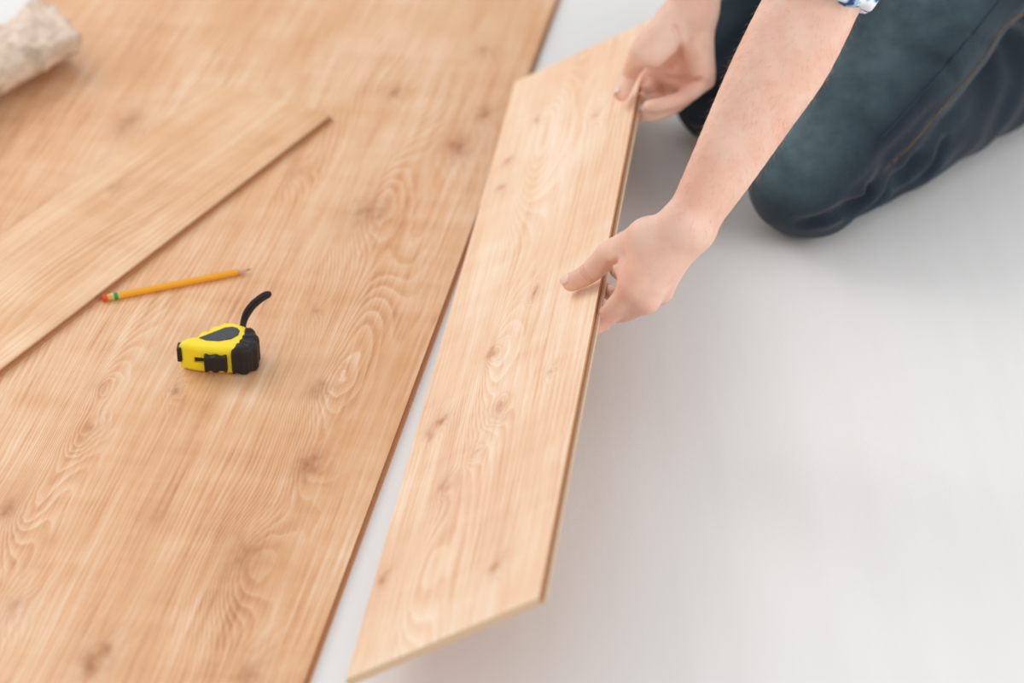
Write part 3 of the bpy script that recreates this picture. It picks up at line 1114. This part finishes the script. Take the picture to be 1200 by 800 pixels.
lo_, hi_ = (-.056, -.040, -.003), (.056, .040, .046)
M_yel = plain('yellow_plastic', (252, 226, 30), 0.32, 0.5)
M_blk = plain('black_rubber', (34, 30, 32), 0.55, 0.4)
M_lab = plain('dark_grey_label', (66, 70, 76), 0.6, 0.4, 0.35, 420)
M_slot = plain('dark_slot', (52, 44, 30), 0.6)
case = pp('case', surface(f_yellow, lo_, hi_, 0.0008), M_yel, tm)
case['label'] = 'glossy yellow case'
grip = pp('rubber_grip', surface(f_grip, lo_, hi_, 0.0008, 1), M_blk, tm)
grip['label'] = 'ribbed black rubber grip'
LB = [(-.3437, 2.2098), (-.3159, 2.2310), (-.3085, 2.2325), (-.3025, 2.2300), (-.2990, 2.2240), (-.3000, 2.2150), (-.3070, 2.2070), (-.3200, 2.2030), (-.3345, 2.2045)]
LB = [(x + .32, y - 2.214) for x, y in LB]
pp('label_plate', surface(slab(poly_sdf(LB), 0.0325, 0.0347, 0.0008), lo_, hi_, 0.0006), M_lab, tm)


def boxf(c_, h_, r_, wave=None):
    c_, h_ = np.array(c_), np.array(h_)

    def f(P):
        q = np.abs(P - c_) - h_ + r_
        d = np.sqrt((np.maximum(q, 0) ** 2).sum(1)) + np.minimum(q.max(1), 0) - r_
        return d + (wave(P) if wave else 0)
    return f


pp('slot_back', surface(boxf((-.016, -.0190, .017), (.0112, .0012, .0036), .0003), lo_, hi_, 0.0006), M_slot, tm)
pp('lock_button', surface(boxf((-.0030, -.0275, .0168), (.0118, .0045, .0098), .0015,
                               lambda P: 0.0009 * np.sin(P[:, 0] * 520)), lo_, hi_, 0.0006), M_blk, tm)
pp('end_hook', surface(boxf((-.0438, -.0118, .0205), (.0026, .0068, .0088), .0009), lo_, hi_, 0.0006), M_blk, tm)
sp = [(-.2980, 2.233, .036), (-.2975, 2.2400, .042), (-.2940, 2.2440, .052), (-.2865, 2.2500, .0600), (-.2765, 2.2570, .0650), (-.2705, 2.2610, .0652), (-.2690, 2.2620, .0620),
      (-.2755, 2.2575, .0600), (-.2850, 2.2495, .0550), (-.2920, 2.2435, .047), (-.2955, 2.2400, .040), (-.2960, 2.2330, .036)]
sp = [(x + .32, y - 2.214, z - .006) for x, y, z in sp]
pp('wrist_strap', tube(catmull(sp, 5), 0.0031, 8, 0.6, up=(0.6, -0.7, 0.4)), M_blk, tm)

# ------------------------------------------------------------------ pencil
pa, pb = Vector((-0.4684, 2.3377, 0.008)), Vector((-0.3059, 2.4008, 0.008))
pdv = pb - pa
Lp = pdv.length
pr = 0.0043
pc = thing('pencil', 'yellow-orange pencil with green-banded ferrule and red eraser on the flooring', 'pencil', (pa.x, pa.y, 0.008 + pr * 0.87),
           math.atan2(pdv.y, pdv.x))
M_pen = plain('orange_yellow_lacquer', (250, 176, 34), 0.35, 0.5)
M_fer = plain('pale_gold_ferrule', (226, 190, 96), 0.35, 0.6)
M_grn = plain('green_band', (20, 150, 70), 0.4)
M_era = plain('orange_red_eraser', (236, 78, 36), 0.8)
M_raw = plain('sharpened_wood', (226, 180, 150), 0.7)
M_led = plain('graphite', (60, 56, 60), 0.4)


def lathe(prof, seg, hexa=False):
    V, Fc = [], []
    for (x, r) in prof:
        for k in range(seg):
            a = 2 * math.pi * k / seg + (math.pi / 6 if seg == 6 else 0)
            V.append((x, r * math.cos(a), r * math.sin(a)))
    n = len(prof)
    for i in range(n - 1):
        for k in range(seg):
            Fc.append((i * seg + k, i * seg + (k + 1) % seg, (i + 1) * seg + (k + 1) % seg, (i + 1) * seg + k))
    Fc.append(tuple(range(seg))[::-1])
    Fc.append(tuple((n - 1) * seg + k for k in range(seg)))
    me = mesh(V, Fc, seg > 8)
    bm = bmesh.new()
    bm.from_mesh(me)
    bmesh.ops.recalc_face_normals(bm, faces=bm.faces)
    bm.to_mesh(me)
    bm.free()
    return me


def pen(nm, prof, seg, m):
    o = link(nm, lathe(prof, seg), m)
    o.parent = pc
    return o


pen('shaft', [(0.019, pr), (Lp - 0.016, pr), (Lp - 0.0145, pr * 0.86)], 6, M_pen)
fe = pen('ferrule', [(0.0045, pr * .98), (0.0115, pr * .98), (0.0118, pr * 1.04), (0.0125, pr * .98), (0.0168, pr * .98), (0.0172, pr * 1.04), (0.0195, pr * .98)], 16, M_fer)
gb = link('green_band', lathe([(0.0118, pr * 1.0), (0.0122, pr * 1.07), (0.0162, pr * 1.07), (0.0166, pr * 1.0)], 16), M_grn)
gb.parent = fe
gb['label'] = 'green band'
pen('eraser', [(-0.0012, pr * .35), (-0.0008, pr * .7), (0.0006, pr * .9), (0.005, pr * .92)], 16, M_era)
pen('sharpened_tip', [(Lp - 0.0155, pr * .93), (Lp - 0.003, pr * .25)], 16, M_raw)
pen('graphite_point', [(Lp - 0.0035, pr * .28), (Lp + 0.0015, pr * .05)], 10, M_led)

# ------------------------------------------------------------------ crumpled packaging at the far left
M_wrap = NT('crumpled_beige_paper', 0.55)
oc = M_wrap.obj()
a = M_wrap.noise(oc, 34, 4, .6, .5)
M_wrap.base(M_wrap.ramp(a, [(0.3, lin((178, 156, 132))), (0.5, lin((216, 192, 170))), (0.7, lin((236, 216, 198)))]))
M_wrap.bump(M_wrap.noise(oc, 60, 3), 0.8, 0.004)
M_wrap = M_wrap.m


def wrap_mesh():
    """A long flattened sleeve of stiff crumpled paper, hollow, flaring and torn at its open end."""
    ax0, ax1 = Vector((-0.9575, 2.157, 0.044)), Vector((-0.6320, 2.985, 0.046))
    ax = (ax1 - ax0)
    L = ax.length
    ax.normalize()
    sd = Vector((ax.y, -ax.x, 0))
    nu, nv = 90, 72
    V, Fc = [], []
    for i in range(nu + 1):
        s_ = i / nu
        fl_ = 1 + 0.12 * max(0, (s_ - 0.80) / 0.2) ** 1.5
        fr_ = 1 + 0.75 * max(0, (s_ - 0.83) / 0.17) ** 1.2
        for j in range(nv):
            a_ = 2 * math.pi * j / nv
            ca, sa = math.cos(a_), math.sin(a_)
            hw, hh = 0.040 * fl_ * (fr_ if ca > 0 else 1), 0.022 * fl_
            x = math.copysign(abs(ca) ** 0.7, ca) * hw
            z = math.copysign(abs(sa) ** 0.8, sa) * hh
            ln = s_ * L
            if i == nu:
                ln += 0.012 * noise.noise(Vector((a_ * 2.2, 3, 0)))
            ln -= 0.045 * max(0, s_ - .8) * 5 * ca
            q = Vector((x * 26, ln * 26, z * 26))
            nz = noise.noise(q) * 0.009 + abs(noise.noise(q * 2.1 + Vector((5, 0, 0)))) * 0.011 - 0.004
            p = ax0 + ax * ln + sd * x + Vector((0, 0, z))
            rad = Vector(sd * ca * 0.6 + Vector((0, 0, sa))).normalized()
            p = p + rad * nz
            p.z = max(p.z, 0.0095)
            V.append(p)
    for i in range(nu):
        for j in range(nv):
            k = (j + 1) % nv
            Fc.append((i * nv + j, i * nv + k, (i + 1) * nv + k, (i + 1) * nv + j))
    c_ = Vector((-0.8, 2.6, 0.0))
    return mesh([v_ - c_ for v_ in V], Fc), c_


me, c_ = wrap_mesh()
wo = link('packaging_sleeve', me, M_wrap)
wo.location = c_
md = wo.modifiers.new('thickness', 'SOLIDIFY')
md.thickness = 0.0015
tag(wo, 'crumpled beige packaging lying on the flooring in the far left corner', 'packaging')
